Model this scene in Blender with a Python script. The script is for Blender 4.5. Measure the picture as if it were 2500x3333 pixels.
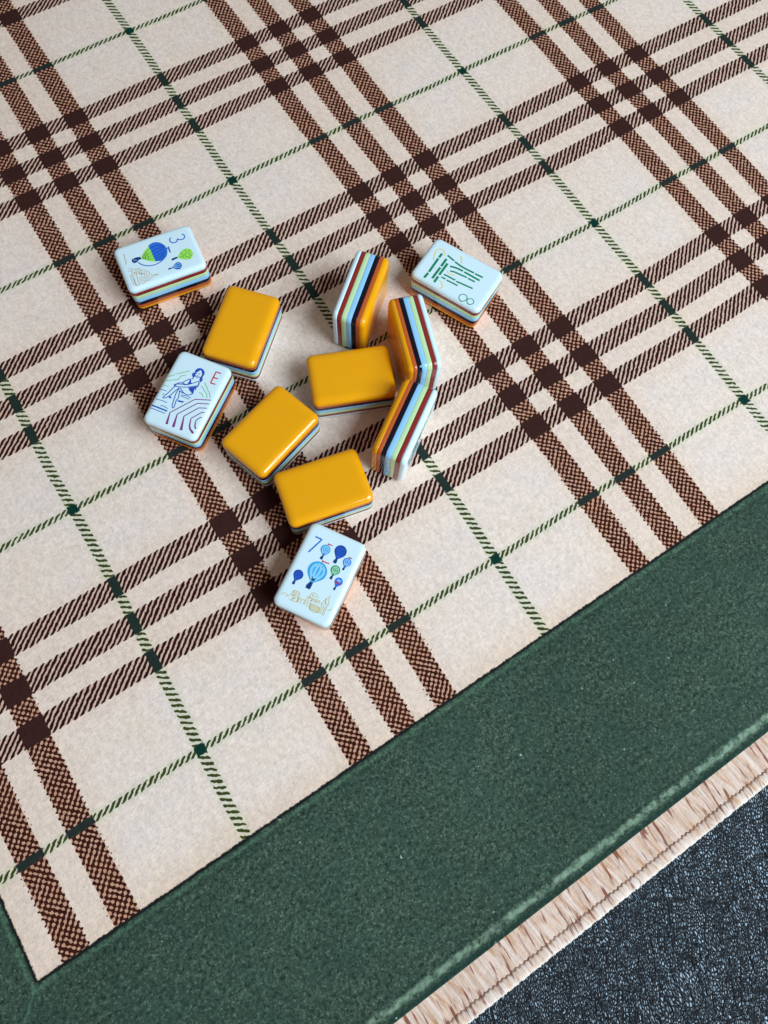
import bpy, bmesh, math, random
from mathutils import Matrix, Vector
from mathutils.geometry import tessellate_polygon

random.seed(7)
for o in list(bpy.data.objects):
    bpy.data.objects.remove(o, do_unlink=True)
scene = bpy.context.scene
MM = 0.001

# ------------------------------------------------------------------ camera
cam_d = bpy.data.cameras.new('camera')
cam_d.sensor_fit = 'VERTICAL'
cam_d.sensor_height = 34.6
cam_d.lens = 2097.0 / 3333.0 * 34.6
cam_d.clip_start = 0.005
cam_d.clip_end = 20.0
cam = bpy.data.objects.new('camera', cam_d)
scene.collection.objects.link(cam)
cam.matrix_world = Matrix((
    (0.84046448, 0.51146703, -0.17894394, -0.0651371),
    (-0.54065366, 0.81362118, -0.21380878, -0.1076597),
    (0.03623644, 0.27644538, 0.96034623, 0.2195860),
    (0, 0, 0, 1)))
scene.camera = cam

# ------------------------------------------------------------------ light
world = bpy.data.worlds.new('World')
scene.world = world
world.use_nodes = True
bg = world.node_tree.nodes['Background']
bg.inputs['Color'].default_value = (1.0, 0.93, 0.86, 1)
bg.inputs['Strength'].default_value = 0.16


def area_lamp(name, loc, target, size, size_y, power, color):
    d = bpy.data.lights.new(name, 'AREA')
    d.shape = 'RECTANGLE'
    d.size, d.size_y = size, size_y
    d.energy = power
    d.color = color
    o = bpy.data.objects.new(name, d)
    scene.collection.objects.link(o)
    o.location = loc
    o.rotation_euler = (Vector(target) - Vector(loc)).to_track_quat('-Z', 'Y').to_euler()
    return o


# the window beside the table; the dim room around gives the rest
area_lamp('window_light', (0.52, -0.92, 0.95), (0, -0.05, 0.0), 0.95, 0.85, 31.0, (0.64, 0.85, 1.0))

scene.render.engine = 'CYCLES'
scene.view_settings.view_transform = 'Standard'
scene.view_settings.look = 'None'
scene.view_settings.exposure = 0.1
scene.view_settings.gamma = 1.0
scene.view_settings.use_curve_mapping = False


# ------------------------------------------------------------------ helpers
def lin(r, g, b):
    f = lambda c: (c / 255 / 12.92) if c <= 10 else ((c / 255 + 0.055) / 1.055) ** 2.4
    return (f(r), f(g), f(b), 1.0)


class E:
    """a node socket with arithmetic, to write print patterns as formulas"""
    nt = None

    def __init__(self, s):
        self.s = s

    @staticmethod
    def m(op, *a, clamp=False):
        n = E.nt.nodes.new('ShaderNodeMath')
        n.operation = op
        n.use_clamp = clamp
        for i, x in enumerate(a):
            if isinstance(x, E):
                E.nt.links.new(x.s, n.inputs[i])
            else:
                n.inputs[i].default_value = float(x)
        return E(n.outputs[0])

    def __add__(s, o): return E.m('ADD', s, o)
    __radd__ = __add__
    def __sub__(s, o): return E.m('SUBTRACT', s, o)
    def __rsub__(s, o): return E.m('SUBTRACT', o, s)
    def __mul__(s, o): return E.m('MULTIPLY', s, o)
    __rmul__ = __mul__
    def __truediv__(s, o): return E.m('DIVIDE', s, o)


def eabs(a): return E.m('ABSOLUTE', a)
def emin(a, b): return E.m('MINIMUM', a, b)
def emax(a, b): return E.m('MAXIMUM', a, b)
def efrac(a): return E.m('FRACT', a)
def ecos(a): return E.m('COSINE', a)
def esqrt(a): return E.m('SQRT', a)
def emod(a, p): return E.m('FLOORED_MODULO', a, p)


def below(x, edge, soft):
    """1 where x < edge, 0 above, with a soft step"""
    return E.m('MULTIPLY_ADD', x, -1.0 / soft, edge / soft + 0.5, clamp=True) if not isinstance(edge, E) \
        else E.m('ADD', (edge - x) / soft, 0.5, clamp=True)


def enoise(x, y, z, scale, detail=2.0, rough=0.5):
    c = E.nt.nodes.new('ShaderNodeCombineXYZ')
    for i, v in enumerate((x, y, z)):
        if isinstance(v, E):
            E.nt.links.new(v.s, c.inputs[i])
        else:
            c.inputs[i].default_value = v
    n = E.nt.nodes.new('ShaderNodeTexNoise')
    n.inputs['Scale'].default_value = scale
    n.inputs['Detail'].default_value = detail
    n.inputs['Roughness'].default_value = rough
    E.nt.links.new(c.outputs[0], n.inputs['Vector'])
    return E(n.outputs['Fac'])


def emix(f, a, b):
    n = E.nt.nodes.new('ShaderNodeMix')
    n.data_type = 'RGBA'
    n.clamp_factor = True
    if isinstance(f, E):
        E.nt.links.new(f.s, n.inputs[0])
    else:
        n.inputs[0].default_value = f
    for i, c in ((6, a), (7, b)):
        if isinstance(c, E):
            E.nt.links.new(c.s, n.inputs[i])
        else:
            n.inputs[i].default_value = c
    return E(n.outputs[2])


def escale(c, f):
    n = E.nt.nodes.new('ShaderNodeVectorMath')
    n.operation = 'SCALE'
    E.nt.links.new(c.s, n.inputs[0])
    E.nt.links.new(f.s, n.inputs['Scale'])
    return E(n.outputs[0])


def new_mat(name, rough=0.5, spec=0.5):
    m = bpy.data.materials.new(name)
    m.use_nodes = True
    E.nt = m.node_tree
    p = E.nt.nodes['Principled BSDF']
    p.inputs['Roughness'].default_value = rough
    p.inputs['Specular IOR Level'].default_value = spec
    tc = E.nt.nodes.new('ShaderNodeTexCoord')
    sx = E.nt.nodes.new('ShaderNodeSeparateXYZ')
    E.nt.links.new(tc.outputs['Object'], sx.inputs[0])
    x, y, z = (E(sx.outputs[i]) * 1000.0 for i in range(3))
    return m, p, x, y, z


def put(sock, p, name):
    E.nt.links.new(sock.s, p.inputs[name])


def bump(p, h, strength, dist):
    b = E.nt.nodes.new('ShaderNodeBump')
    b.inputs['Strength'].default_value = strength
    b.inputs['Distance'].default_value = dist
    E.nt.links.new(h.s, b.inputs['Height'])
    E.nt.links.new(b.outputs[0], p.inputs['Normal'])


def mesh_obj(name, verts, faces, mat, parent=None, smooth=True):
    me = bpy.data.meshes.new(name)
    me.from_pydata(verts, [], faces)
    me.update()
    if smooth:
        me.polygons.foreach_set('use_smooth', [True] * len(me.polygons))
    me.materials.append(mat)
    o = bpy.data.objects.new(name, me)
    scene.collection.objects.link(o)
    o.parent = parent
    return o


def link_mesh(name, me, parent):
    o = bpy.data.objects.new(name, me)
    scene.collection.objects.link(o)
    o.parent = parent
    return o


def thing(name, label, cat, loc=(0, 0, 0), rz=0.0, group=None):
    o = bpy.data.objects.new(name, None)
    scene.collection.objects.link(o)
    o.empty_display_size = 0.01
    o.location = loc
    o.rotation_euler = (0, 0, rz)
    o['label'] = label
    o['category'] = cat
    if group:
        o['group'] = group
    return o


# ------------------------------------------------------------------ the table
TABLE_Z = -2.6


def leather_material():
    m, p, x, y, z = new_mat('black_leatherette', 0.3, 1.0)
    # grain runs in short strands along one direction, as pressed leatherette does
    a = math.radians(62)
    wob = enoise(x, y, 0, 0.05, 2) - 0.5
    s = x * math.cos(a) + y * math.sin(a) + wob * 7.0
    t = y * math.cos(a) - x * math.sin(a) + wob * 9.0

    def ridges(sx, sy, zz, sc, det, k):
        n = enoise(s * sx, t * sy, zz, sc, det, 0.55)
        return 1.0 - E.m('MULTIPLY', eabs(n - 0.5), k, clamp=True)
    # raised creases a few mm apart, standing over a net of short grain strands
    long_ = ridges(0.16, 0.8, 1, 0.40, 2, 16.0)
    cross_ = ridges(0.7, 0.3, 6, 0.26, 2, 16.0)
    c = E.nt.nodes.new('ShaderNodeCombineXYZ')
    E.nt.links.new((s * 0.8).s, c.inputs[0])
    E.nt.links.new((t * 1.55).s, c.inputs[1])
    vn = E.nt.nodes.new('ShaderNodeTexVoronoi')
    vn.voronoi_dimensions = '2D'
    vn.feature = 'DISTANCE_TO_EDGE'
    vn.inputs['Scale'].default_value = 1.0
    E.nt.links.new(c.outputs[0], vn.inputs['Vector'])
    pebble = E.m('SMOOTH_MIN', E(vn.outputs['Distance']) * 2.6, 0.6, 0.5)
    patch = enoise(x, y, 3, 0.05, 3)
    h = pebble * (0.7 + patch * 0.6) + long_ * 1.3 + cross_ * 0.9 + enoise(x, y, 31, 0.16, 2) * 5.0
    put(emix(pebble * 1.5, lin(2, 3, 4), lin(20, 24, 31)), p, 'Base Color')  # grooves between pebbles painted darker, their shade put into the base colour
    put(0.25 + patch * 0.14, p, 'Roughness')
    p.inputs['Specular Tint'].default_value = (0.82, 0.91, 1.0, 1)
    bump(p, h, 1.0, 0.0003)
    return m


def build_table():
    bm = bmesh.new()
    bmesh.ops.create_cube(bm, size=1.0)
    for v in bm.verts:
        v.co = Vector((v.co.x * 1.5, v.co.y * 1.3, v.co.z * 0.03 + TABLE_Z * MM - 0.015))
    bmesh.ops.bevel(bm, geom=list(bm.edges), offset=0.006, segments=3, affect='EDGES')
    me = bpy.data.meshes.new('table_top')
    bm.to_mesh(me)
    bm.free()
    me.materials.append(leather_material())
    o = bpy.data.objects.new('table_top', me)
    scene.collection.objects.link(o)
    o['kind'] = 'structure'
    o['label'] = 'black grained leatherette table top under the plaid mat'


build_table()

# ------------------------------------------------------------------ the mat
# print layout in mm: x across, y = downwards in the print (minus world y)
PU, PV = 116.1, 94.04            # repeat of the plaid
FX0, FX1 = -185.4, 372.0         # plaid field
FY0, FY1 = -345.0, 124.3
BORDER, HEM = 65.4, 77.7         # outer edge of green border, of the whole mat
CX, CY, HX, HY = (FX0 + FX1) / 2, (FY0 + FY1) / 2, (FX1 - FX0) / 2, (FY1 - FY0) / 2

CREAM = lin(233, 215, 197)
BROWN = lin(58, 20, 14)
CROSS = lin(60, 32, 28)


def mat_coords(x, y):
    v = y * -1.0
    return x, v


def border_distance(x, v):
    qx = eabs(x - CX) - HX
    qy = eabs(v - CY) - HY
    return qx, qy, emax(qx, qy)


def cloth_grain(x, v):
    """fine felted fibre, used for colour and relief"""
    f1 = enoise(x, v, 0, 1.9, 3, 0.62)
    f2 = enoise(x * 1.0, v * 0.35, 5, 3.2, 2, 0.6)
    return f1, f2


def fibre_shade(x, v, amount=1.0):
    """uneven dye take-up of the felted fibres"""
    a = enoise(x, v * 0.55, 50, 0.95, 3, 0.7) - 0.5
    b = enoise(x * 0.5 + v * 0.3, v, 61, 1.4, 2, 0.6) - 0.5
    specks = E.m('MULTIPLY_ADD', enoise(x, v, 72, 1.05, 2, 0.6), 9.0, -5.9, clamp=True)
    return 0.98 + (a * 0.62 + b * 0.42) * amount - specks * (0.25 * amount)


def plaid_material():
    m, p, x0, y0, z = new_mat('printed_plaid_cloth', 0.9, 0.08)
    x0, v0 = mat_coords(x0, y0)
    # hand-drawn wobble of the print
    wa = enoise(x0, v0, 0, 0.55, 2) - 0.5
    wb = enoise(x0, v0, 9, 0.55, 2) - 0.5
    # the cloth lies a little bowed
    x = x0 + wa * 0.95 + (enoise(x0, v0, 80, 0.011, 1) - 0.5) * 4.0
    v = v0 + wb * 0.95 + (enoise(x0, v0, 90, 0.011, 1) - 0.5) * 4.0
    U, V = emod(x, PU), emod(v, PV)
    au, av = eabs(U - 58.25), eabs(V - 46.4)
    du = emin(au, eabs(au - 16.55))
    dv = emin(av, eabs(av - 14.5))
    gu = E.m('PINGPONG', x, PU / 2)
    gv = E.m('PINGPONG', v, PV / 2)
    HU, HV = 4.25, 3.65
    rag = enoise(x0, v0, 4, 1.1, 2) - 0.5
    # shallow bands: slanted strokes with round ends
    k = x + v * 1.15
    perp = eabs(efrac(k / 2.4) - 0.5) * 1.574
    end = emax(dv - (HV - 0.35) + rag * 0.8, 0.0)
    stroke = esqrt(perp * perp + end * end)
    qx, qy, D = border_distance(x0, v0)
    inside = below(D, -4.5, 0.3)          # the cloth print stops short of the field's edge
    strokes = below(stroke, 0.47 + rag * 0.34, 0.13) * inside
    # steep bands: dotted check, dots run together here and there
    blend = enoise(x0, v0, 12, 0.16, 2)
    blend = E.m('MULTIPLY_ADD', blend, 3.0, -1.0, clamp=True)
    c1 = ecos((x + v) * (2 * math.pi / 2.15))
    c2 = ecos((x - v * 1.04) * (2 * math.pi / 2.15))
    mixed = c1 * (0.7 + blend * 0.6) + c2 * (1.2 - blend * 0.65) + rag * 1.9
    over = emax(du - (HU - 0.55), 0.0)
    dots = E.m('MULTIPLY_ADD', mixed - over * 2.2, 2.8, 1.65, clamp=True)
    dots = dots * below(du, HU + 0.75, 0.2)
    in_u = below(du + rag * 0.5, HU + 0.15, 0.2)
    in_v = below(dv + rag * 0.5, HV + 0.15, 0.2) * inside
    cross = in_u * in_v
    # green overcheck
    kg = v - x * 0.64
    pg = eabs(efrac(kg / 2.1) - 0.5) * 1.76
    eg = emax(gu - 1.3 + rag * 0.6, 0.0)
    dash_u = below(esqrt(pg * pg + eg * eg), 0.44 + rag * 0.55, 0.16)
    kh = x + v * 1.15
    ph = eabs(efrac(kh / 2.2) - 0.5) * 1.44
    eh = emax(gv - 0.75 + rag * 0.6, 0.0)
    dash_v = below(esqrt(ph * ph + eh * eh), 0.43 + rag * 0.55, 0.16)
    on_u = below(gu + rag * 0.6, 1.55, 0.3)
    on_v = below(gv + rag * 0.6, 1.25, 0.3)
    glow = emax(below(gu, 2.0, 1.4), below(gv, 1.7, 1.4))
    # colours
    f1, f2 = cloth_grain(x0, v0)
    cloud = enoise(x0, v0, 20, 0.045, 3, 0.6)
    cream = emix(E.m('MULTIPLY_ADD', cloud, 3.2, -1.1, clamp=True), lin(243, 213, 193), lin(241, 213, 199))
    warm = enoise(x0, v0, 33, 0.11, 2)
    cream = emix(E.m('MULTIPLY_ADD', warm, 3.0, -1.55, clamp=True) * 0.5, cream, lin(238, 209, 188))
    # the print darkens a little to tan at the margin of the field
    cream = emix(below(D * -1.0, 5.0, 9.0) * 0.4, cream, lin(226, 192, 164))
    near = emin(emax(au - 20.8, 0.0), emax(av - 18.2, 0.0))
    cream = emix(below(near, 3.5, 7.0) * 0.42, cream, lin(240, 200, 174))
    cream = emix(glow * 0.38, cream, lin(196, 205, 160))
    tan_u = below(du, HU - 0.2, 0.5)
    tan_v = below(dv, HV - 0.2, 0.5) * inside
    tone = enoise(x0, v0, 41, 0.13, 2)
    c = emix(tan_v * 0.8, cream, lin(216, 170, 148))
    c = emix(tan_u * 0.85, c, emix(tone, lin(192, 122, 80), lin(206, 148, 122)))
    dark = emix(tone, BROWN, lin(38, 12, 10))
    c = emix(strokes, c, dark)
    c = emix(dots, c, emix(tone, lin(76, 30, 18), lin(46, 15, 11)))
    c = emix(cross, c, CROSS)
    gone = 1.0 - emax(in_u, in_v)
    olive = emix(tone, lin(72, 74, 18), lin(56, 60, 36))
    c = emix(dash_u * (1.0 - in_v), c, olive)
    c = emix(dash_v * (1.0 - in_u), c, olive)
    c = emix(on_u * in_v, c, lin(36, 47, 40))
    c = emix(on_v * in_u, c, lin(40, 46, 42))
    c = emix(below(emax(gu, gv) + rag, 1.75, 0.4), c, lin(10, 52, 42))
    # dark outline at the edge of the field
    c = emix(below((D * -1.0) + rag * 0.9, 0.45, 0.35), c, lin(32, 28, 26))
    # felted specks
    c = escale(c, fibre_shade(x0, v0))
    put(c, p, 'Base Color')
    bump(p, f1 * 0.7 + f2 * 0.6, 0.5, 0.00025)
    return m


def green_material():
    m, p, x, y, z = new_mat('printed_green_cloth', 0.88, 0.12)
    x, v = mat_coords(x, y)
    qx, qy, D = border_distance(x, v)
    f1 = enoise(x, v, 0, 0.75, 4, 0.7)
    f2 = enoise(x, v, 7, 1.5, 2, 0.6)
    big = enoise(x, v, 15, 0.07, 3)
    c = emix(E.m('MULTIPLY_ADD', f1, 3.0, -1.0, clamp=True), lin(20, 33, 25), lin(78, 94, 75))
    c = emix(E.m('MULTIPLY_ADD', f2, 5.0, -2.7, clamp=True) * 0.6, c, lin(134, 150, 130))
    c = emix(E.m('MULTIPLY_ADD', big, 2.0, -0.6, clamp=True) * 0.5, c, lin(40, 66, 58))
    rag = enoise(x, v, 3, 0.5, 3) - 0.5
    # printed outline, pale stripe inside it, pale blotchy stripe near the outer edge
    c = emix(below(eabs(D - 1.7 + rag * 1.6), 0.45, 0.8) * (f1 * 1.6 - 0.45), c, lin(92, 124, 94))  # pale stripe: highlight of an embossed edge, painted into the colour
    c = emix(below(eabs(D - 3.2 + rag * 1.6), 0.4, 1.0) * 0.3, c, lin(20, 42, 36))
    c = emix(below(D + rag * 0.9, 0.55, 0.35), c, lin(26, 30, 28))
    blotch = E.m('MULTIPLY_ADD', enoise(x, v, 27, 0.5, 3, 0.6), 3.6, -1.2, clamp=True)
    c = emix(below(eabs(D - 61.9 + rag * 2.4), 0.95, 0.9) * blotch * 0.85, c, lin(144, 164, 136))
    c = emix(below(eabs(D - 59.9 + rag * 1.8), 0.4, 1.0) * 0.35, c, lin(24, 42, 40))
    c = emix(below(eabs(D - 64.6 + rag * 1.6), 0.7, 0.8) * 0.75, c, lin(26, 50, 42))
    # mitre at the corners
    c = emix(below(eabs(qx - qy + rag * 1.5), 0.35, 0.5) * below(D * -1.0, 0.0, 0.5) * 0.4, c, lin(90, 124, 106))
    nap = enoise(x * 0.3 + v * 0.1, v, 44, 0.35, 3) - 0.5
    lint = E.m('MULTIPLY_ADD', enoise(x, v, 47, 0.42, 2, 0.5), 30.0, -22.6, clamp=True)
    c = emix(lint * 0.8, c, lin(190, 198, 188))
    c = escale(c, 1.0 + nap * 0.5 + (enoise(x, v, 45, 0.018, 2) - 0.5) * 0.5)
    put(c, p, 'Base Color')
    bump(p, f1 * 0.7 + f2 * 0.6, 0.55, 0.0003)
    return m


def fringe_colour(x, v):
    qx, qy, D = border_distance(x, v)
    side = E.m('GREATER_THAN', qy, qx)
    t = x * side + v * (1.0 - side)
    lean = t - D * 0.12
    base = enoise(lean, D * 0.12, 0, 0.5, 3, 0.55)
    s1 = enoise(lean + D * 0.15, D * 0.12, 8, 0.85, 2, 0.5)
    s2 = enoise(lean - D * 0.1, D * 0.16, 17, 0.7, 2, 0.5)
    s3 = enoise(lean, D * 0.05, 29, 1.5, 1, 0.5)
    c = emix(E.m('MULTIPLY_ADD', base, 3.6, -1.2, clamp=True), lin(222, 178, 150), lin(241, 209, 192))
    c = emix(E.m('MULTIPLY_ADD', s3, 6.0, -2.8, clamp=True) * 0.42, c, lin(184, 138, 112))
    c = emix(E.m('MULTIPLY_ADD', s2, 8.0, -4.4, clamp=True) * 0.65, c, lin(200, 136, 86))
    c = emix(E.m('MULTIPLY_ADD', s1, 12.0, -6.95, clamp=True) * 0.85, c, lin(128, 56, 32))
    return c, D, t


def hem_material():
    m, p, x, y, z = new_mat('printed_fringe_cloth', 0.88, 0.1)
    x, v = mat_coords(x, y)
    c, D, t = fringe_colour(x, v)
    f1, f2 = cloth_grain(x, v)
    c = escale(c, fibre_shade(x, v, 0.7))
    put(c, p, 'Base Color')
    bump(p, f1 * 0.7 + f2 * 0.6, 0.5, 0.00025)
    return m


def stitch_material():
    m, p, x, y, z = new_mat('overlock_thread', 0.7, 0.3)
    x, v = mat_coords(x, y)
    c, D, t = fringe_colour(x, v)
    f = enoise(t * 3.0, D, z, 0.8, 2)
    c = emix(below(D * -1.0, -77.0, 1.2) * 0.7, c, lin(242, 230, 218))  # outer rim whitened: window light on the edge put into the thread colour
    c = emix(E.m('MULTIPLY_ADD', f, 3.0, -1.2, clamp=True) * 0.3, c, lin(250, 240, 228))
    put(c, p, 'Base Color')
    return m


def seam_material():
    m, p, x, y, z = new_mat('seam_thread', 0.75, 0.25)
    n = enoise(x, y, z, 0.35, 3)
    put(emix(E.m('MULTIPLY_ADD', n, 3.5, -1.3, clamp=True), lin(196, 150, 124), lin(120, 74, 56)), p, 'Base Color')
    return m


def frame_mesh(name, d0, d1, mat, parent):
    """flat mitred frame between two offsets of the plaid field"""
    def ring(d):
        return [((FX0 - d) * MM, -(FY0 - d) * MM, 0), ((FX1 + d) * MM, -(FY0 - d) * MM, 0),
                ((FX1 + d) * MM, -(FY1 + d) * MM, 0), ((FX0 - d) * MM, -(FY1 + d) * MM, 0)]
    vs = ring(d0) + ring(d1)
    fs = [(i, i + 4, (i + 1) % 4 + 4, (i + 1) % 4) for i in range(4)]
    fs = [tuple(reversed(f)) for f in fs]
    o = mesh_obj(name, vs, fs, mat, parent, smooth=False)
    if o.data.polygons[0].normal.z < 0:
        o.data.flip_normals()
    return o


def build_mat():
    root = thing('playing_mat', 'cream and brown plaid cloth mat with wide green border and stitched edge', 'mat')
    f = mesh_obj('plaid_field', [(FX0 * MM, -FY1 * MM, 0), (FX1 * MM, -FY1 * MM, 0), (FX1 * MM, -FY0 * MM, 0), (FX0 * MM, -FY0 * MM, 0)],
                 [(0, 1, 2, 3)], plaid_material(), root, smooth=False)
    frame_mesh('green_border', 0.0, BORDER, green_material(), root)
    hem = frame_mesh('fringe_hem', BORDER, HEM - 3.4, hem_material(), root)
    # overlocked edge: threads wrapped over the rim, one ridge per thread
    rnd = random.Random(3)
    vs, fs = [], []
    sides = []
    a0, a1, b0, b1 = FX0, FX1, FY0, FY1
    NP = 9
    step = 0.16

    def edge_run(t0, t1, place):
        n = int((t1 - t0) / step)
        base = len(vs)
        jit = [rnd.uniform(-1, 1) for _ in range(int((t1 - t0) / 0.55) + 3)]
        for i in range(n + 1):
            t = t0 + (t1 - t0) * i / n
            ph = (t - t0) / 0.55
            j = jit[int(ph)]
            ridge = abs(math.sin(math.pi * ph)) ** 0.7
            w = 0.20 * math.sin(2 * math.pi * t / 1.63) + 0.10 * math.sin(2 * math.pi * t / 5.1)
            r = 0.13 * (ridge - 0.6)
            ro = 0.30 * (ridge - 0.5) + 0.24 * j
            d_in = HEM - 3.75 + w
            prof = [(d_in, -0.05), (d_in + 0.12, 0.16 + r * 0.5), (d_in + 0.55, 0.34 + r), (HEM - 1.9, 0.42 + r), (HEM - 0.9, 0.30 + r),
                    (HEM - 0.25 + ro * 0.6, -0.15 + r), (HEM + ro, -0.85), (HEM - 0.1 + ro, -1.7), (HEM - 0.6, TABLE_Z + 0.02)]
            for d, h in prof:
                vs.append(place(t, d, h))
            if i:
                o = base + (i - 1) * NP
                for q in range(NP - 1):
                    fs.append((o + q, o + q + 1, o + NP + q + 1, o + NP + q))
    e = HEM - 0.2
    edge_run(a0 - e, a1 + e, lambda t, d, h: (t * MM, -(FY1 + d) * MM, h * MM))
    edge_run(b0 - e, b1 + e, lambda t, d, h: ((FX0 - d) * MM, -t * MM, h * MM))
    es = mesh_obj('edge_stitching', vs, fs, stitch_material(), root)
    bm = bmesh.new()
    bm.from_mesh(es.data)
    bmesh.ops.recalc_face_normals(bm, faces=bm.faces)
    bm.to_mesh(es.data)
    bm.free()
    # wavy seam thread along the inside of the overlocking
    vs, fs = [], []
    for place, t0, t1 in ((lambda t, d, h: (t * MM, -(FY1 + d) * MM, h * MM), a0 - 70, a1 + 70),
                          (lambda t, d, h: ((FX0 - d) * MM, -t * MM, h * MM), b0 - 70, b1 + 70)):
        n = int((t1 - t0) / 0.2)
        base = len(vs)
        for i in range(n + 1):
            t = t0 + (t1 - t0) * i / n
            w = 0.20 * math.sin(2 * math.pi * t / 1.63) + 0.10 * math.sin(2 * math.pi * t / 5.1)
            d = HEM - 3.80 + w
            for q in range(5):
                a = 2 * math.pi * q / 5
                vs.append(place(t, d + 0.10 * math.cos(a), 0.08 + 0.10 * math.sin(a)))
            if i:
                o = base + (i - 1) * 5
                for q in range(5):
                    fs.append((o + q, o + (q + 1) % 5, o + 5 + (q + 1) % 5, o + 5 + q))
    mesh_obj('seam_thread', vs, fs, seam_material(), root)


build_mat()

# ------------------------------------------------------------------ the tiles
TL, TW, TT = 30.0, 20.27, 13.0


def plastic(name, col, rough=0.10, spec=0.6, vary=0.06):
    m, p, x, y, z = new_mat(name, rough, spec)
    n = enoise(x, y, z, 0.16, 3)
    k = 1.0 - vary
    dk = (col[0] * k, col[1] * k, col[2] * k, 1)
    put(emix(n, dk, col), p, 'Base Color')
    s = enoise(x, y, z, 0.9, 4, 0.7)
    smudge = enoise(x, y, z, 0.12, 3, 0.6)
    put(rough - 0.05 + s * 0.08 + E.m('MULTIPLY_ADD', smudge, 1.2, -0.6, clamp=True), p, 'Roughness')
    return m


P = {
    'white': plastic('white_resin', lin(226, 241, 245), 0.08),
    'red': plastic('brick_red_resin', lin(150, 44, 38)),
    'green': plastic('pale_green_resin', lin(206, 232, 172)),
    'blue': plastic('sky_blue_resin', lin(158, 209, 246)),
    'navy': plastic('navy_resin', lin(5, 9, 28)),
    'rust': plastic('rust_orange_resin', lin(204, 90, 40)),
    'amber': plastic('amber_yellow_resin', lin(252, 166, 6), 0.13),
}
INK = {
    'blue': (52, 116, 200), 'midblue': (50, 112, 220), 'deepblue': (18, 92, 182), 'green': (165, 232, 92),
    'darkgreen': (92, 168, 60), 'navy': (22, 58, 118), 'paleblue': (150, 205, 246), 'tan': (206, 178, 136),
    'bamboo': (18, 138, 92), 'yellow': (240, 222, 128), 'tealgreen': (62, 150, 122), 'red': (206, 44, 54),
    'purple': (136, 56, 128), 'leaf': (118, 200, 118), 'ink': (42, 82, 184), 'skyblue': (64, 172, 226),
    'skydeep': (150, 215, 248), 'inkblue': (30, 66, 158), 'palegreen': (170, 222, 182), 'gold': (222, 192, 112),
}
PI_ = {k: plastic('ink_' + k, lin(*c), 0.3, 0.4, 0.12) for k, c in INK.items()}

LAYERS = [  # from the orange back upwards to the white face: name, material, z0, z1
    ('amber_layer', 'amber', 0.0, 2.4), ('rust_layer', 'rust', 2.4, 3.85), ('navy_layer', 'navy', 3.85, 5.55),
    ('blue_layer', 'blue', 5.55, 7.45), ('green_layer', 'green', 7.45, 9.20), ('red_layer', 'red', 9.20, 10.85),
    ('white_layer', 'white', 10.85, 13.0)]
RC = 2.3                       # plan corner radius
FACE_ROUND = {'white': (2.2, 1.6), 'amber': (3.7, 2.2)}   # rounding of the two faces: inwards, downwards


def cap_drop(inset, face='white'):
    """how far the face lies below its crown at a distance in from the outline"""
    FH, FV = FACE_ROUND[face]
    if inset >= FH:
        return 0.0
    t = 1.0 - max(inset, 0.0) / FH
    return FV * (1.0 - (1.0 - t ** 2.6) ** (1 / 2.6))


def outline(inset, n=7):
    hx, hy = TL / 2 - inset, TW / 2 - inset
    r = max(RC - inset * 0.55, 0.5)
    pts = []
    for cx, cy, a0 in ((hx - r, hy - r, 0), (-hx + r, hy - r, 90), (-hx + r, -hy + r, 180), (hx - r, -hy + r, 270)):
        for i in range(n):
            a = math.radians(a0 + 90.0 * i / (n - 1))
            pts.append((cx + r * math.cos(a), cy + r * math.sin(a)))
    return pts


POSE = {
    'up': lambda x, y, z: (x * MM, y * MM, z * MM),
    'down': lambda x, y, z: (x * MM, -y * MM, (TT - z) * MM),
    'side': lambda x, y, z: (x * MM, (z - TT / 2) * MM, (TW / 2 - y) * MM),
}


def layer_mesh(name, mat, z0, z1, pose):
    rings = []
    gap = 0.012
    face = 'amber' if z0 == 0.0 else 'white'
    FH = FACE_ROUND[face][0]
    curve = [FH * (1 - math.sin(math.radians(90 * k / 10)) ** 1.3) if k < 10 else 0.0 for k in range(11)]
    if z0 == 0.0:
        rings = [(FH + 1.2, 0.0)] + [(i, cap_drop(i, face)) for i in curve] + [(0.0, z1 - gap)]
    elif z1 == TT:
        rings = [(0.0, z0 + gap)] + [(i, TT - cap_drop(i, face)) for i in reversed(curve)] + [(FH + 1.2, TT)]
    else:
        # a hair proud or shy, so the glued sheets read as separate
        rings = [(0.03, z0 + gap), (0.0, z0 + 0.10), (0.0, z1 - 0.10), (0.03, z1 - gap)]
    f = POSE[pose]
    vs, fs = [], []
    N = 28
    for ins, z in rings:
        for x, y in outline(ins):
            vs.append(f(x, y, z))
    for k in range(len(rings) - 1):
        for i in range(N):
            j = (i + 1) % N
            fs.append((k * N + i, k * N + j, (k + 1) * N + j, (k + 1) * N + i))
    fs.append(tuple(reversed(range(N))))
    fs.append(tuple(range((len(rings) - 1) * N, len(rings) * N)))
    me = bpy.data.meshes.new(name)
    me.from_pydata(vs, [], fs)
    me.update()
    me.polygons.foreach_set('use_smooth', [len(q.vertices) == 4 for q in me.polygons])
    me.materials.append(mat)
    bm = bmesh.new()
    bm.from_mesh(me)
    bmesh.ops.recalc_face_normals(bm, faces=bm.faces)
    bm.to_mesh(me)
    bm.free()
    return me


MESHES = {p: [(n, layer_mesh(n, P[c], z0, z1, p)) for n, c, z0, z1 in LAYERS] for p in POSE}


def build_tile(label, x, y, rz, pose, group=None):
    t = thing('mahjong_tile', label, 'mahjong tile', (x * MM, y * MM, 0.02 * MM), rz, group)
    white = None
    for n, me in MESHES[pose]:
        o = link_mesh(n, me, t)
        if n == 'white_layer':
            white = o
    return t, white


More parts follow.
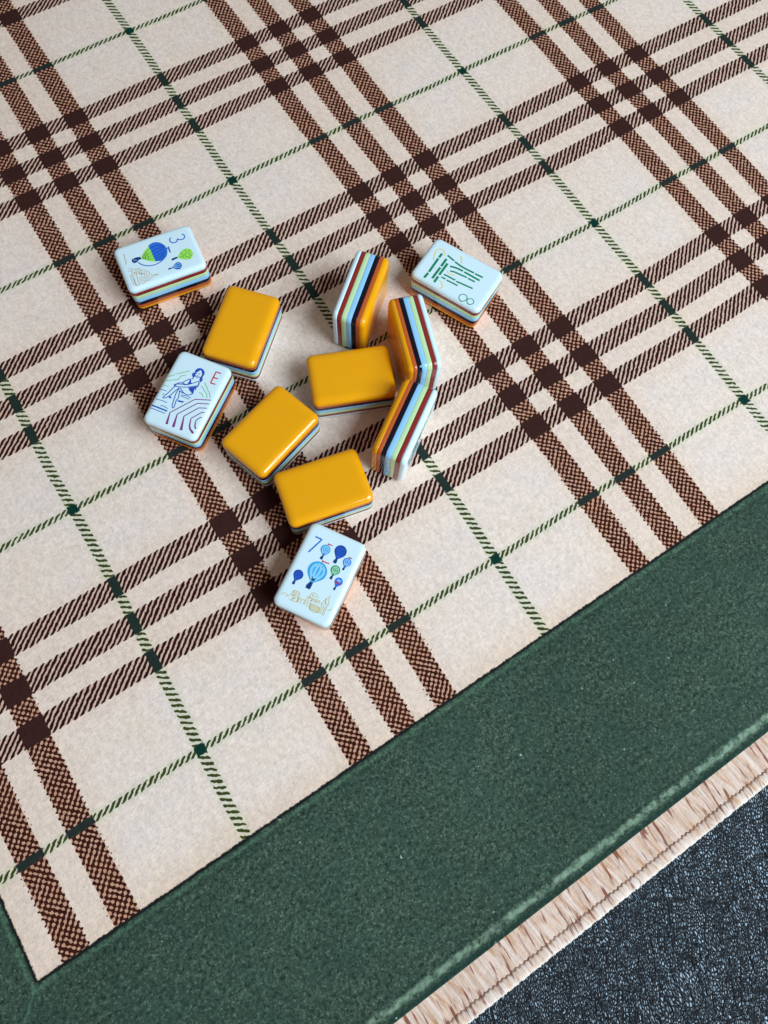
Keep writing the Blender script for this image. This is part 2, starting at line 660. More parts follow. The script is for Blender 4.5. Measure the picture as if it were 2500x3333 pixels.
# ---- engraved and painted drawings on the white faces (tile-local mm, x along the long side)
def face_z(x, y):
    ins = min(TL / 2 - abs(x), TW / 2 - abs(y))
    return TT - cap_drop(ins)


class Ink:
    def __init__(self, pose):
        self.pose = POSE[pose]
        self.v, self.f = [], []

    def add(self, pts, faces, lift):
        b = len(self.v)
        for x, y in pts:
            self.v.append(self.pose(x, y, face_z(x, y) + lift))
        self.f += [tuple(b + i for i in q) for q in faces]

    def ribbon(self, pts, w0, w1, lift, sharp=False):
        if len(pts) > 2 and not sharp:        # soften the corners of drawn lines
            q = [pts[0]]
            for a, b, c in zip(pts, pts[1:], pts[2:]):
                q.append((b[0] * .75 + a[0] * .25, b[1] * .75 + a[1] * .25))
                q.append((b[0] * .75 + c[0] * .25, b[1] * .75 + c[1] * .25))
            q.append(pts[-1])
            pts = q
        q = [pts[0]]                          # short steps, so lines follow the rounded rim
        for a, b in zip(pts, pts[1:]):
            k = max(1, int(math.hypot(b[0] - a[0], b[1] - a[1]) / 0.45))
            q += [(a[0] + (b[0] - a[0]) * i / k, a[1] + (b[1] - a[1]) * i / k) for i in range(1, k + 1)]
        pts = q
        n = len(pts)
        lf, rt = [], []
        for i, p in enumerate(pts):
            a, b = pts[max(i - 1, 0)], pts[min(i + 1, n - 1)]
            dx, dy = b[0] - a[0], b[1] - a[1]
            L = math.hypot(dx, dy) or 1
            w = (w0 + (w1 - w0) * i / (n - 1)) / 2
            lf.append((p[0] - dy / L * w, p[1] + dx / L * w))
            rt.append((p[0] + dy / L * w, p[1] - dx / L * w))
        self.add(lf + rt, [(i, n + i, n + i + 1, i + 1) for i in range(n - 1)], lift)

    def fill(self, pts, lift):
        tris = tessellate_polygon([[Vector((x, y, 0)) for x, y in pts]])
        self.add(pts, [tuple(t) for t in tris], lift)

    def build(self, name, mat, parent):
        me = bpy.data.meshes.new(name)
        me.from_pydata(self.v, [], self.f)
        me.update()
        n = sum((p.normal for p in me.polygons), Vector())
        bm = bmesh.new()
        bm.from_mesh(me)
        up = Vector(self.pose(0, 0, 1)) - Vector(self.pose(0, 0, 0))
        for fc in bm.faces:
            fc.normal_update()
            if fc.normal.dot(up) < 0:
                fc.normal_flip()
        bm.to_mesh(me)
        bm.free()
        me.materials.append(mat)
        return link_mesh(name, me, parent)


def draw(tile, entries, pose):
    """one mesh per drawn motif, its differently coloured pieces below it"""
    groups = {}
    order = []
    for i, (part, sub, kind, col, w, c) in enumerate(entries):
        pts = list(zip(c[::2], c[1::2]))
        key = (part, sub, col)
        if key not in groups:
            groups[key] = Ink(pose)
            order.append(key)
        lift = 0.035 + 0.012 * [k for k in order if k[0] == part].index(key)
        g = groups[key]
        k = 1.12 if col == 'bamboo' else 1.42          # paint spreads a little past the engraved line
        w = tuple(q * k for q in w) if isinstance(w, (list, tuple)) else w * k
        if kind == 'f':
            g.fill(pts, lift)
        elif kind == 't':
            g.ribbon(pts, w[0], w[1], lift)
        else:
            g.ribbon(pts, w, w, lift, part in ('letter',) or part.startswith('parasol') or (part == 'numeral' and len(pts) == 3))
    roots = {}
    for key in order:
        part, sub, col = key
        name = part.split('#')[0]
        if part not in roots:
            roots[part] = groups[key].build(name, PI_[col], tile)
        else:
            groups[key].build(sub or name, PI_[col], roots[part])


ART = {
 't3': [
  ('numeral','','r','blue',0.32,[10.94,6.05,11.65,5.6,11.69,4.67,11.03,3.88,9.9,3.84,9,4.43,8.84,4.86]),
  ('numeral','','r','blue',0.32,[8.84,4.86,8.45,3.91,7.57,3.52,6.56,3.79,5.97,4.56,5.97,5.4,6.35,6,6.81,6.11]),
  ('striped_balloon','','f','green',0.0,[-5.93,2.62,-4.47,4.09,-2.07,5.77,-1.95,3.62,-1.9,0.91,-1.88,-1.48,-3.46,-0.81,-4.98,0.43,-6.07,1.49]),
  ('striped_balloon','crown','f','midblue',0.0,[-2.07,5.77,-0.75,6.42,0.91,6.26,2.46,5.07,3.33,3.34,3.44,1.34,2.63,-0.41,1.44,-1.39,0.02,-1.98,-1.88,-1.48,-1.9,0.91,-1.95,3.62]),
  ('striped_balloon','stripe','r','deepblue',0.32,[-1.89,4.5,0.05,5.18,2.02,4.5,3.07,3.3]),
  ('striped_balloon','stripe','r','deepblue',0.32,[-1.92,3.01,0.54,3.77,2.93,2.91]),
  ('striped_balloon','stripe','r','deepblue',0.32,[-1.95,1.83,0.77,2.32,3.07,2.25]),
  ('striped_balloon','stripe','r','deepblue',0.32,[-1.89,0.61,0.79,0.97,2.86,1.29]),
  ('striped_balloon','stripe','r','deepblue',0.32,[-1.84,-0.31,0.64,-0.17,2.43,0.42]),
  ('striped_balloon','stripe','r','deepblue',0.32,[-1.77,-1.17,0.28,-1.2,1.9,-0.4]),
  ('striped_balloon','seam','r','darkgreen',0.14,[-5.9,2.01,-3.92,3.55,-2.02,4.85]),
  ('striped_balloon','seam','r','darkgreen',0.14,[-5.86,1.75,-3.5,2.63,-2.01,2.75]),
  ('striped_balloon','seam','r','darkgreen',0.14,[-5.82,1.53,-3.65,1.5,-2.03,1.26]),
  ('striped_balloon','seam','r','darkgreen',0.14,[-5.76,1.35,-3.73,0.55,-2.03,-0.17]),
  ('striped_balloon','seam','r','darkgreen',0.14,[-4.73,3.3,-4.45,1.99,-4.94,0.56]),
  ('striped_balloon','seam','r','darkgreen',0.14,[-3.83,3.82,-3.6,1.63,-4.01,-0.28]),
  ('striped_balloon','rope','r','blue',0.27,[-2.07,5.77,-0.73,6.47,0.95,6.37,2.53,5.28,3.5,3.48,3.59,1.28,2.69,-0.58,1.5,-1.57,-0.12,-2.37,-0.91,-2.54,-2.21,-2.82,-4.08,-2.62,-5.75,-1.85,-7.07,-0.76,-7.82,0.59]),
  ('striped_balloon','basket','f','navy',0.0,[-9.55,2.66,-8.02,2.9,-6.43,2.59,-6.18,1.53,-7.56,1.37,-7.99,0.81,-9.33,0.79,-9.79,1.57]),
  ('striped_balloon','basket','r','paleblue',0.14,[-9.02,2.43,-8.96,1.52,-8.28,2.12,-8.18,1.34]),
  ('striped_balloon','pennant','f','blue',0.0,[3.65,2.52,4.23,2.27,4.33,2.83,4.87,2.69,4.71,1.41,4.7,-0.09,4.17,0.14,4.2,1.77,3.54,2.2]),
  ('green_balloon','','f','green',0.0,[6.14,-2.94,7.89,-1.13,9.38,-0.41,10.69,-0.52,11.9,-1.63,12.02,-3.48,11.2,-4.93,10.02,-5.47,8.46,-5.02,6.87,-3.99]),
  ('green_balloon','seam','r','darkgreen',0.16,[7.8,-1.39,8.49,-2.89,7.82,-4.09]),
  ('green_balloon','seam','r','darkgreen',0.16,[9.76,-0.72,9.93,-2.3,8.71,-2.98,9.28,-4.11]),
  ('green_balloon','seam','r','darkgreen',0.16,[11.26,-1.35,10.48,-2.83,11.17,-4.32]),
  ('green_balloon','seam','r','darkgreen',0.16,[9.28,-4.11,10.23,-4.22,10.07,-5.34]),
  ('green_balloon','seam','r','darkgreen',0.16,[7.03,-2.86,7.88,-3.22]),
  ('green_balloon','basket','f','navy',0.0,[3.85,-2.71,4.67,-2.61,5.89,-2.62,6.26,-2.96,6.07,-3.35,5.64,-3.32,4.61,-3.48,3.83,-3.6]),
  ('blue_balloon','','f','deepblue',0.0,[2.84,-6.43,3.93,-5.42,5.09,-4.87,6.01,-5.05,6.56,-6.24,6.3,-7.31,5.41,-8.11,4.28,-7.87,3.34,-7.09]),
  ('blue_balloon','stripe','r','paleblue',0.21,[3.44,-6.1,4.86,-5.52,6.06,-5.58]),
  ('blue_balloon','stripe','r','paleblue',0.21,[3.31,-6.48,4.8,-6.38,6.26,-6.4]),
  ('blue_balloon','stripe','r','paleblue',0.21,[3.32,-6.79,4.55,-7.1,6.04,-7.35]),
  ('blue_balloon','basket','f','navy',0.0,[1.24,-6.35,1.97,-6.13,2.99,-6.35,2.93,-6.71,2,-6.73,1.36,-6.84]),
  ('city_skyline','','r','tan',0.16,[-11.91,-0.48,-10.94,-1.18,-11.33,-3.07,-11.99,-3.96,-11.32,-4.83,-11.89,-8.66,-11.01,-8.88,-10.48,-8.38,-8.58,-8.76,-7.86,-8.05,-6.51,-8.33,-5.75,-7.49,-4.18,-7.13,-2.13,-7.12,-4.05,-6.75,-5.65,-6.51,-5.63,-4.32,-6.56,-4.22,-6.88,-3.05,-7.94,-3.34,-8.02,-2.13,-8.82,-1.64,-9.24,-2.2,-10.04,-1.71,-10.94,-1.18]),
  ('city_skyline','','r','tan',0.14,[-9.66,-2.02,-9.93,-4.25]),
  ('city_skyline','','r','tan',0.14,[-8.74,-2.12,-9.01,-4.35]),
  ('city_skyline','','r','tan',0.14,[-8.07,-2.99,-8.6,-5.99]),
  ('city_skyline','','r','tan',0.14,[-7.19,-3.95,-7.48,-5.88]),
  ('city_skyline','','r','tan',0.14,[-6.54,-4.52,-6.7,-6.06]),
  ('city_skyline','','r','tan',0.14,[-10.55,-2.52,-10.35,-4.07,-11.68,-4.09]),
  ('city_skyline','','r','tan',0.14,[-10.23,-4.42,-10.32,-6.13]),
  ('city_skyline','','r','tan',0.14,[-10.19,-5.75,-6.03,-6.55]),
  ('city_skyline','','r','tan',0.14,[-10.03,-6.69,-6.12,-7.18]),
  ('city_skyline','','r','tan',0.14,[-11.62,-4.99,-11.38,-8.58]),
  ('city_skyline','','r','tan',0.14,[-10.41,-6.38,-10.38,-8.43]),
  ('city_skyline','','r','tan',0.14,[-9.93,-7.46,-6.8,-7.77]),
  ('city_skyline','','r','tan',0.14,[-11.23,-3.11,-9.08,-3.15,-7.83,-5.14]),
  ('city_skyline','','r','tan',0.14,[-10.35,-4.07,-7.24,-4.81]),
  ('city_skyline','','r','tan',0.14,[-12.57,-1.37,-11.39,-2.17]),
  ('city_skyline','','r','tan',0.14,[-12.32,-3.53,-12.34,-6.44,-12.13,-7.97]),
  ('city_skyline','','r','tan',0.21,[-11.62,6.21,-11.55,4.99,-11.89,3.95,-11.73,2.99,-12.24,1.43]),
 ],
 't8': [
  ('bamboo_stick#0','','r','bamboo',0.83,[-9.35,4.19,-9.38,2.01]),
  ('bamboo_stick#0','','r','bamboo',0.83,[-9.4,1.55,-9.28,-5.49]),
  ('bamboo_stick#0','','r','bamboo',0.83,[-9.25,-6.02,-9.51,-8.64]),
  ('bamboo_stick#1','','r','bamboo',0.83,[-6.73,3.08,-6.72,-0.85]),
  ('bamboo_stick#1','','r','bamboo',0.83,[-6.72,-1.47,-6.81,-7.23]),
  ('bamboo_stick#2','','r','bamboo',0.83,[-5.35,1.58,-5.38,-4.5]),
  ('bamboo_stick#2','','r','bamboo',0.83,[-5.38,-5.26,-5.33,-8.27]),
  ('bamboo_stick#3','','r','bamboo',0.63,[-7.19,4.67,-3.89,3.98]),
  ('bamboo_stick#3','','r','bamboo',0.63,[-3.42,3.78,-1.22,3.43,1.13,3.3,5.09,3.56]),
  ('bamboo_stick#3','','r','bamboo',0.63,[5.57,3.47,8.84,3.69]),
  ('bamboo_stick#4','','r','bamboo',0.68,[-3.92,1,-1.66,1.76,1.23,1.92]),
  ('bamboo_stick#4','','r','bamboo',0.68,[1.82,1.88,8.48,1.85]),
  ('bamboo_stick#5','','r','bamboo',0.58,[-2.87,-0.77,-1.37,-0.17,0.8,-0.01,3.86,0.34]),
  ('bamboo_stick#5','','r','bamboo',0.58,[4.33,0.25,7.32,0.36]),
  ('bamboo_stick#6','','r','bamboo',0.58,[-4.08,-3.36,-2.42,-3.19,0.81,-3.13]),
  ('bamboo_stick#6','','r','bamboo',0.58,[1.34,-3.32,8.05,-2.6]),
  ('bamboo_stick#7','','r','bamboo',0.54,[-4.27,-4.84,-2.47,-4.76]),
  ('bamboo_stick#7','','r','bamboo',0.54,[-1.98,-4.87,2.76,-4.66]),
  ('tendril#0','','r','yellow',0.29,[-10.55,-0.09,-11.54,2.02,-11.9,4.04,-11.22,5.55,-9.8,5.81,-8.61,5.04,-8.02,4.04]),
  ('tendril#1','','r','yellow',0.39,[-2.76,7.24,-1.82,6.14,-1.05,4.58]),
  ('tendril#2','','r','yellow',0.29,[-3.93,-1.14,-3.04,-1.91,-1.69,-2.02,-0.37,-1.14]),
  ('tendril#3','','r','yellow',0.29,[-4.18,-6.41,-3.14,-6.73,-2.01,-7.66,-1.64,-8.76,-2.34,-9.23]),
  ('tendril#4','','r','yellow',0.22,[-8.37,-2.76,-7.62,-3.35]),
  ('numeral','','r','tealgreen',0.24,[8.46,-7.34,8.55,-7.91,8.41,-8.5,8.06,-9,7.56,-9.34,6.97,-9.48,6.4,-9.38,5.92,-9.07,5.61,-8.59,5.52,-8.01,5.66,-7.43,6.01,-6.92,6.51,-6.58,7.1,-6.44,7.68,-6.54,8.15,-6.85,8.46,-7.34]),
  ('numeral','','r','tealgreen',0.24,[11.35,-7.35,11.43,-7.83,11.31,-8.33,11.01,-8.75,10.58,-9.04,10.09,-9.16,9.6,-9.08,9.2,-8.81,8.94,-8.41,8.86,-7.92,8.98,-7.42,9.28,-7,9.71,-6.7,10.21,-6.59,10.69,-6.67,11.1,-6.94,11.35,-7.35]),
 ],
 'tE': [
  ('letter','','r','red',0.32,[-11.61,7.26,-11.52,5.41,-6.88,5.55,-7.03,7.3]),
  ('letter','','r','red',0.32,[-9.2,5.6,-9.31,7.2]),
  ('parasol_rib#0','','r','purple',0.23,[-1.02,8.6,0.86,3.4,8.65,-2.25]),
  ('parasol_rib#0','','t','purple',[0.23, 0.63],[8.65,-2.25,12.97,-1.31]),
  ('parasol_rib#1','','r','purple',0.23,[0.54,8.74,1.89,4.85,8.19,0.32]),
  ('parasol_rib#1','','t','purple',[0.23, 0.67],[8.19,0.32,13.07,1.25]),
  ('parasol_rib#2','','r','purple',0.23,[2.28,8.66,3.28,6.01,8.02,2.79]),
  ('parasol_rib#2','','t','purple',[0.23, 0.67],[8.02,2.79,13.1,4.21]),
  ('parasol_rib#3','','r','purple',0.23,[4.04,8.65,4.42,7.74,7.8,5.36]),
  ('parasol_rib#3','','t','purple',[0.23, 0.55],[7.8,5.36,11.22,6.31,12.5,8.53]),
  ('parasol_rib#4','','r','purple',0.23,[6.06,8.6,6.42,8.04,7.87,7.25]),
  ('parasol_rib#4','','t','purple',[0.19, 0.38],[7.87,7.25,9.86,7.79,10.7,8.6]),
  ('foliage','','r','leaf',0.19,[-8.25,-3.18,-7.03,-4.82,-6.15,-5.8,-5.5,-6.9]),
  ('foliage','','r','leaf',0.19,[-5.18,-7.33,-4.17,-7.88,-3.49,-9.19]),
  ('foliage','','r','leaf',0.19,[-6.11,-3.64,-5.61,-4.82,-4.24,-5.31,-3.36,-5.57,-3.13,-6.4,-2.61,-7.32,-1.8,-8.32,-1.89,-9.32]),
  ('foliage','','r','leaf',0.19,[0.02,-9.16,0.32,-8.18,-0.2,-7.26]),
  ('foliage','','r','leaf',0.19,[-6.24,3.63,-5.35,4.54,-4.88,5.24,-3.91,5.96,-3.31,6.96,-1.67,7.88]),
  ('foliage','','r','leaf',0.19,[-4.47,3.09,-4.17,4.18,-3.2,4.9,-3.03,5.69,-2.1,6.5,-1.16,6.97]),
  ('foliage','','r','leaf',0.19,[-1.87,3.56,-2.16,4.24,-1.69,4.94,-0.98,5.65]),
  ('bench_slat','','f','deepblue',0.0,[3.1,-9.45,2.97,-7.35,3.74,-7.48,3.62,-9.35]),
  ('bench_slat','','f','deepblue',0.0,[3.33,-1.81,3.03,0.55,3.77,-0.06,3.91,-1.82]),
  ('bench_slat','','f','deepblue',0.0,[3.16,-5.42,3.17,-4.59,3.68,-4.14,3.87,-5.17]),
  ('bench_slat','','r','deepblue',0.17,[2,-9.43,1.87,-7.03]),
  ('bench_slat','','r','deepblue',0.17,[1.23,-1.82,0.79,0.31,0.98,1.93]),
  ('bench_slat','','r','deepblue',0.17,[1.61,-1.63,1.64,1.56]),
  ('bench_slat','','r','deepblue',0.38,[8.57,-9.42,8.55,-3.35]),
  ('bench_slat','','r','deepblue',0.19,[9.65,-9.33,9.61,-3.62]),
  ('bench_slat','','r','deepblue',0.17,[5.84,-9.21,5.88,-8.13,5.62,-6.62,5.77,-4.9]),
  ('bench_slat','','r','deepblue',0.17,[7.7,-6.48,7.21,-5.33,7.58,-4.43,7.61,-3.6]),
  ('seated_woman','hair','f','ink',0.0,[-8.28,-1.29,-9.22,-1.53,-10.15,-1.16,-10.7,-0.36,-10.69,0.71,-9.87,1.83,-8.95,2.1,-8.04,1.79,-9.67,0.74,-10.03,0.09,-9.06,-0.38,-8.29,-0.95,-7.25,-0.66,-6.49,-0.63,-6.21,-0.97,-7.26,-1.85,-8.17,-1.84]),
  ('seated_woman','hair','f','ink',0.0,[-8.66,1.43,-8.89,1.96,-7.87,1.99,-6.56,2.57,-5.62,2.16,-6.34,1.45,-7.28,1.22,-7.99,1.39]),
  ('seated_woman','swimsuit','f','ink',0.0,[-5.42,-1.64,-5.26,-1.09,-4.37,-0.76,-4.41,0.05,-3.58,-0.95,-3.01,-1.85,-4.19,-1.49]),
  ('seated_woman','swimsuit','f','ink',0.0,[-4.1,2.21,-3.48,1.23,-2.21,-0.73,-1.43,0.13,-1.05,1.03,-0.4,1.59,-1.59,1.7,-2.66,1.52]),
  ('seated_woman','','r','ink',0.21,[-7.68,-0.88,-7.12,-0.36,-6.99,0.54,-7.6,1.06]),
  ('seated_woman','','r','ink',0.21,[-8.19,-0.89,-8.18,-0.3]),
  ('seated_woman','','r','ink',0.21,[-8.28,0.25,-8.71,0.63]),
  ('seated_woman','','r','ink',0.21,[-7.54,0.02,-7.67,0.43]),
  ('seated_woman','','r','ink',0.21,[-5.69,-1.3,-5.06,-2.17,-3.93,-3.02,-2.96,-3.47]),
  ('seated_woman','','r','ink',0.21,[-6.17,-1.07,-5.73,-0.61]),
  ('seated_woman','','r','ink',0.21,[-5.71,1.77,-4.31,2.11,-3.65,1.14,-2.5,-0.64,-1.35,-3.36,-0.92,-5.27,-1.21,-5.77,-1.74,-5.45,-2.48,-3.7,-2.91,-1.79,-3.99,-0.45,-5.37,0.99,-5.88,1.68]),
  ('seated_woman','','r','ink',0.21,[-1.03,-3.2,0.23,-1.38,0.53,0.18,-0.4,1.59,-1.33,1.71]),
  ('seated_woman','','r','ink',0.21,[-1.05,-3.45,0.76,-4.41,3.08,-5.11,4.47,-6.28,4.73,-7.2,3.82,-6.84,2,-6.13,0.25,-5.62,-0.81,-5.22]),
  ('seated_woman','','r','ink',0.21,[-0.11,-2.97,1.44,-2.42,2.56,-2.08,3.92,-2.33,5.54,-1.97,6.73,-1.83,6.73,-2.42,5.66,-2.85,3.55,-3.22,1.93,-3.58,0.43,-3.64,-0.66,-3.48]),
  ('seated_woman','','r','ink',0.21,[-0.92,-5.27,-2.3,-5.03,-2.97,-3.95,-3.02,-3.03,-3.01,-1.85]),
  ('seated_woman','','r','ink',0.21,[-5.28,1.98,-4.06,2.11,-3.1,1.65,-2.4,2.12]),
  ('seated_woman','','r','ink',0.21,[-0.11,-2.97,0.4,-1.77,0.34,-1.33]),
 ],
 't7': [
  ('numeral','','r','blue',0.35,[-10.35,-6.81,-10.37,-4.41,-4.75,-6.56]),
  ('balloon#0','','f','skyblue',0.0,[-6.8,-0.54,-7.07,-0.39,-7.36,-0.28,-7.67,-0.24,-7.98,-0.25,-8.29,-0.32,-8.58,-0.45,-8.85,-0.63,-9.07,-0.85,-9.26,-1.11,-9.39,-1.4,-9.46,-1.7,-9.48,-2.02,-9.44,-2.33,-9.34,-2.62,-9.18,-2.89,-8.98,-3.12,-8.73,-3.31,-8.46,-3.45,-8.16,-3.54,-7.84,-3.56,-7.53,-3.53,-7.23,-3.44,-6.94,-3.29,-6.69,-3.1,-5.6,-2,-5.62,-1.47]),
  ('balloon#0','stripe','r','paleblue',0.28,[-8.92,-1.47,-8.27,-0.8,-7.44,-0.8,-5.95,-1.58]),
  ('balloon#0','stripe','r','paleblue',0.28,[-9.13,-1.81,-8.24,-1.51,-7.41,-1.47,-5.94,-1.69]),
  ('balloon#0','stripe','r','paleblue',0.28,[-9.14,-2.14,-8.21,-2.26,-7.38,-2.18,-5.94,-1.81]),
  ('balloon#0','stripe','r','paleblue',0.28,[-8.91,-2.44,-8.18,-2.96,-7.35,-2.84,-5.93,-1.92]),
  ('balloon#0','basket','f','navy',0.0,[-5.6,-2,-4.79,-2.36,-4.24,-2.24,-4.28,-1.41,-4.83,-1.37,-5.62,-1.47]),
  ('balloon#0','pennant','f','red',0.0,[-9.4,-1.83,-10.14,-2,-10.06,-1.27,-10.16,-0.36,-9.88,-0.36,-9.68,-1.09,-9.77,-1.7,-9.4,-1.59]),
  ('balloon#1','','f','inkblue',0.0,[-7.99,4.37,-8.3,4.59,-8.64,4.75,-9.01,4.84,-9.4,4.86,-9.78,4.81,-10.15,4.69,-10.49,4.5,-10.79,4.26,-11.04,3.96,-11.24,3.62,-11.36,3.26,-11.42,2.88,-11.4,2.49,-11.31,2.12,-11.15,1.78,-10.93,1.47,-10.65,1.21,-10.33,1.01,-9.97,0.87,-9.59,0.8,-9.21,0.81,-8.83,0.88,-8.47,1.03,-8.14,1.24,-6.57,2.45,-6.54,3.09]),
  ('balloon#1','net','r','midblue',0.14,[-10.76,3.72,-9.31,4.05,-6.97,2.97]),
  ('balloon#1','net','r','midblue',0.14,[-10.79,3.15,-9.35,3.24,-6.97,2.84]),
  ('balloon#1','net','r','midblue',0.14,[-10.81,2.58,-9.38,2.43,-6.98,2.71]),
  ('balloon#1','net','r','midblue',0.14,[-10.84,2.01,-9.42,1.61,-6.99,2.58]),
  ('balloon#1','net','r','midblue',0.14,[-10.22,4.31,-10.12,2.85,-10.36,1.4]),
  ('balloon#1','net','r','midblue',0.14,[-9.39,4.46,-9.3,2.83,-9.55,1.21]),
  ('balloon#1','net','r','midblue',0.14,[-8.58,4.34,-8.49,2.81,-8.72,1.29]),
  ('balloon#1','net','r','midblue',0.14,[-7.88,3.96,-7.77,2.8,-7.99,1.64]),
  ('balloon#1','basket','f','navy',0.0,[-6.57,2.45,-5.67,2.09,-5,2.17,-4.96,3.18,-5.61,3.29,-6.54,3.09]),
  ('balloon#2','','f','midblue',0.0,[-6.06,7.36,-6.27,7.51,-6.51,7.62,-6.76,7.69,-7.03,7.71,-7.29,7.67,-7.54,7.59,-7.78,7.46,-7.99,7.29,-8.16,7.09,-8.29,6.86,-8.38,6.61,-8.42,6.34,-8.4,6.08,-8.34,5.82,-8.23,5.58,-8.08,5.37,-7.89,5.19,-7.67,5.05,-7.42,4.95,-7.16,4.91,-6.89,4.91,-6.63,4.96,-6.38,5.06,-6.16,5.2,-5.08,6.03,-5.06,6.48]),
  ('balloon#2','stripe','r','paleblue',0.24,[-7.91,6.76,-7.31,7.27,-6.61,7.2,-5.35,6.41]),
  ('balloon#2','stripe','r','paleblue',0.24,[-8.1,6.49,-7.34,6.66,-6.64,6.63,-5.36,6.32]),
  ('balloon#2','stripe','r','paleblue',0.24,[-8.14,6.21,-7.37,6.03,-6.66,6.03,-5.36,6.21]),
  ('balloon#2','stripe','r','paleblue',0.24,[-7.97,5.94,-7.4,5.44,-6.69,5.47,-5.37,6.12]),
  ('balloon#2','basket','f','navy',0.0,[-5.08,6.03,-4.49,5.83,-4.08,5.88,-4.05,6.5,-4.46,6.57,-5.06,6.48]),
  ('balloon#2','pennant','f','red',0.0,[-8.38,6.29,-8.94,6.15,-8.86,6.72,-8.87,7.33,-8.59,7.32,-8.51,6.77,-8.58,6.42,-8.37,6.47]),
  ('balloon#3','','f','skyblue',0.0,[1.9,1.31,1.42,1.66,0.87,1.92,0.29,2.06,-0.32,2.09,-0.92,2.01,-1.5,1.81,-2.04,1.51,-2.52,1.11,-2.91,0.63,-3.21,0.09,-3.41,-0.49,-3.49,-1.1,-3.46,-1.72,-3.32,-2.31,-3.06,-2.86,-2.71,-3.35,-2.27,-3.76,-1.75,-4.08,-1.19,-4.3,-0.59,-4.4,0.02,-4.39,0.62,-4.26,1.18,-4.02,1.7,-3.69,3.73,-1.73,3.77,-0.7]),
  ('balloon#3','stripe','r','skydeep',0.55,[-2.33,-0.12,-0.97,1.07,0.64,0.93,3.17,-0.85]),
  ('balloon#3','stripe','r','skydeep',0.55,[-2.78,-0.75,-1.03,-0.33,0.59,-0.39,3.16,-1.08]),
  ('balloon#3','stripe','r','skydeep',0.55,[-2.85,-1.41,-1.09,-1.79,0.53,-1.78,3.15,-1.31]),
  ('balloon#3','stripe','r','skydeep',0.55,[-2.47,-2.03,-1.14,-3.16,0.48,-3.08,3.14,-1.53]),
  ('balloon#3','basket','f','navy',0.0,[3.73,-1.73,5.2,-2.35,6.13,-2.23,6.19,-0.79,5.27,-0.64,3.77,-0.7]),
  ('balloon#3','pennant','f','red',0.0,[-3.43,-1.06,-4.31,-1.26,-4.12,0.02,-4.32,1.33,-3.99,1.33,-3.74,0.09,-3.89,-0.87,-3.46,-0.8]),
  ('balloon#4','','f','bamboo',0.0,[-1.98,5.16,-2.21,5.33,-2.47,5.46,-2.76,5.53,-3.05,5.55,-3.34,5.52,-3.62,5.43,-3.88,5.29,-4.11,5.1,-4.31,4.87,-4.46,4.62,-4.55,4.34,-4.6,4.04,-4.59,3.75,-4.52,3.46,-4.4,3.2,-4.23,2.96,-4.02,2.76,-3.78,2.6,-3.51,2.49,-3.22,2.43,-2.92,2.43,-2.63,2.49,-2.36,2.6,-2.11,2.76,-1.03,3.68,-1.01,4.17]),
  ('balloon#4','stripe','r','palegreen',0.26,[-4.03,4.5,-3.37,5.07,-2.59,4.99,-1.31,4.1]),
  ('balloon#4','stripe','r','palegreen',0.26,[-4.25,4.21,-3.4,4.39,-2.63,4.35,-1.32,4]),
  ('balloon#4','stripe','r','palegreen',0.26,[-4.29,3.89,-3.44,3.69,-2.66,3.68,-1.32,3.88]),
  ('balloon#4','stripe','r','palegreen',0.26,[-4.11,3.59,-3.48,3.03,-2.69,3.06,-1.33,3.78]),
  ('balloon#4','basket','f','navy',0.0,[-1.03,3.68,-0.21,3.4,0.28,3.46,0.32,4.21,-0.17,4.3,-1.01,4.17]),
  ('balloon#5','','f','inkblue',0.0,[4.46,-5.01,4.23,-4.82,3.97,-4.67,3.68,-4.58,3.38,-4.54,3.07,-4.57,2.77,-4.65,2.49,-4.78,2.24,-4.97,2.03,-5.2,1.86,-5.46,1.74,-5.75,1.68,-6.06,1.68,-6.37,1.73,-6.67,1.84,-6.96,2,-7.22,2.2,-7.44,2.45,-7.62,2.72,-7.75,3.02,-7.82,3.32,-7.83,3.63,-7.79,3.92,-7.69,4.19,-7.53,5.48,-6.63,5.54,-6.1]),
  ('balloon#5','net','r','midblue',0.11,[2.24,-5.41,3.41,-5.2,5.2,-6.18]),
  ('balloon#5','net','r','midblue',0.11,[2.19,-5.87,3.33,-5.86,5.19,-6.29]),
  ('balloon#5','net','r','midblue',0.11,[2.14,-6.33,3.26,-6.52,5.17,-6.39]),
  ('balloon#5','net','r','midblue',0.11,[2.09,-6.79,3.19,-7.17,5.16,-6.5]),
  ('balloon#5','net','r','midblue',0.11,[2.7,-4.96,2.7,-6.14,2.44,-7.3]),
  ('balloon#5','net','r','midblue',0.11,[3.36,-4.87,3.35,-6.19,3.07,-7.49]),
  ('balloon#5','net','r','midblue',0.11,[4,-5.01,3.99,-6.24,3.73,-7.46]),
  ('balloon#5','net','r','midblue',0.11,[4.53,-5.34,4.56,-6.29,4.33,-7.22]),
  ('balloon#5','basket','f','navy',0.0,[5.48,-6.63,6.27,-6.83,6.79,-6.8,6.87,-6.01,6.37,-5.89,5.54,-6.1]),
  ('balloon#6','','f','midblue',0.0,[0.83,7.55,0.64,7.7,0.42,7.82,0.19,7.9,-0.06,7.93,-0.31,7.91,-0.55,7.84,-0.78,7.73,-0.98,7.58,-1.15,7.4,-1.29,7.19,-1.38,6.95,-1.43,6.71,-1.43,6.46,-1.38,6.21,-1.29,5.98,-1.16,5.77,-0.99,5.59,-0.79,5.44,-0.56,5.34,-0.32,5.28,-0.07,5.27,0.18,5.3,0.41,5.39,0.63,5.51,1.87,6.22,1.91,6.65]),
  ('balloon#6','stripe','r','paleblue',0.23,[-0.64,7.31,-0.57,6.64,-0.77,5.92]),
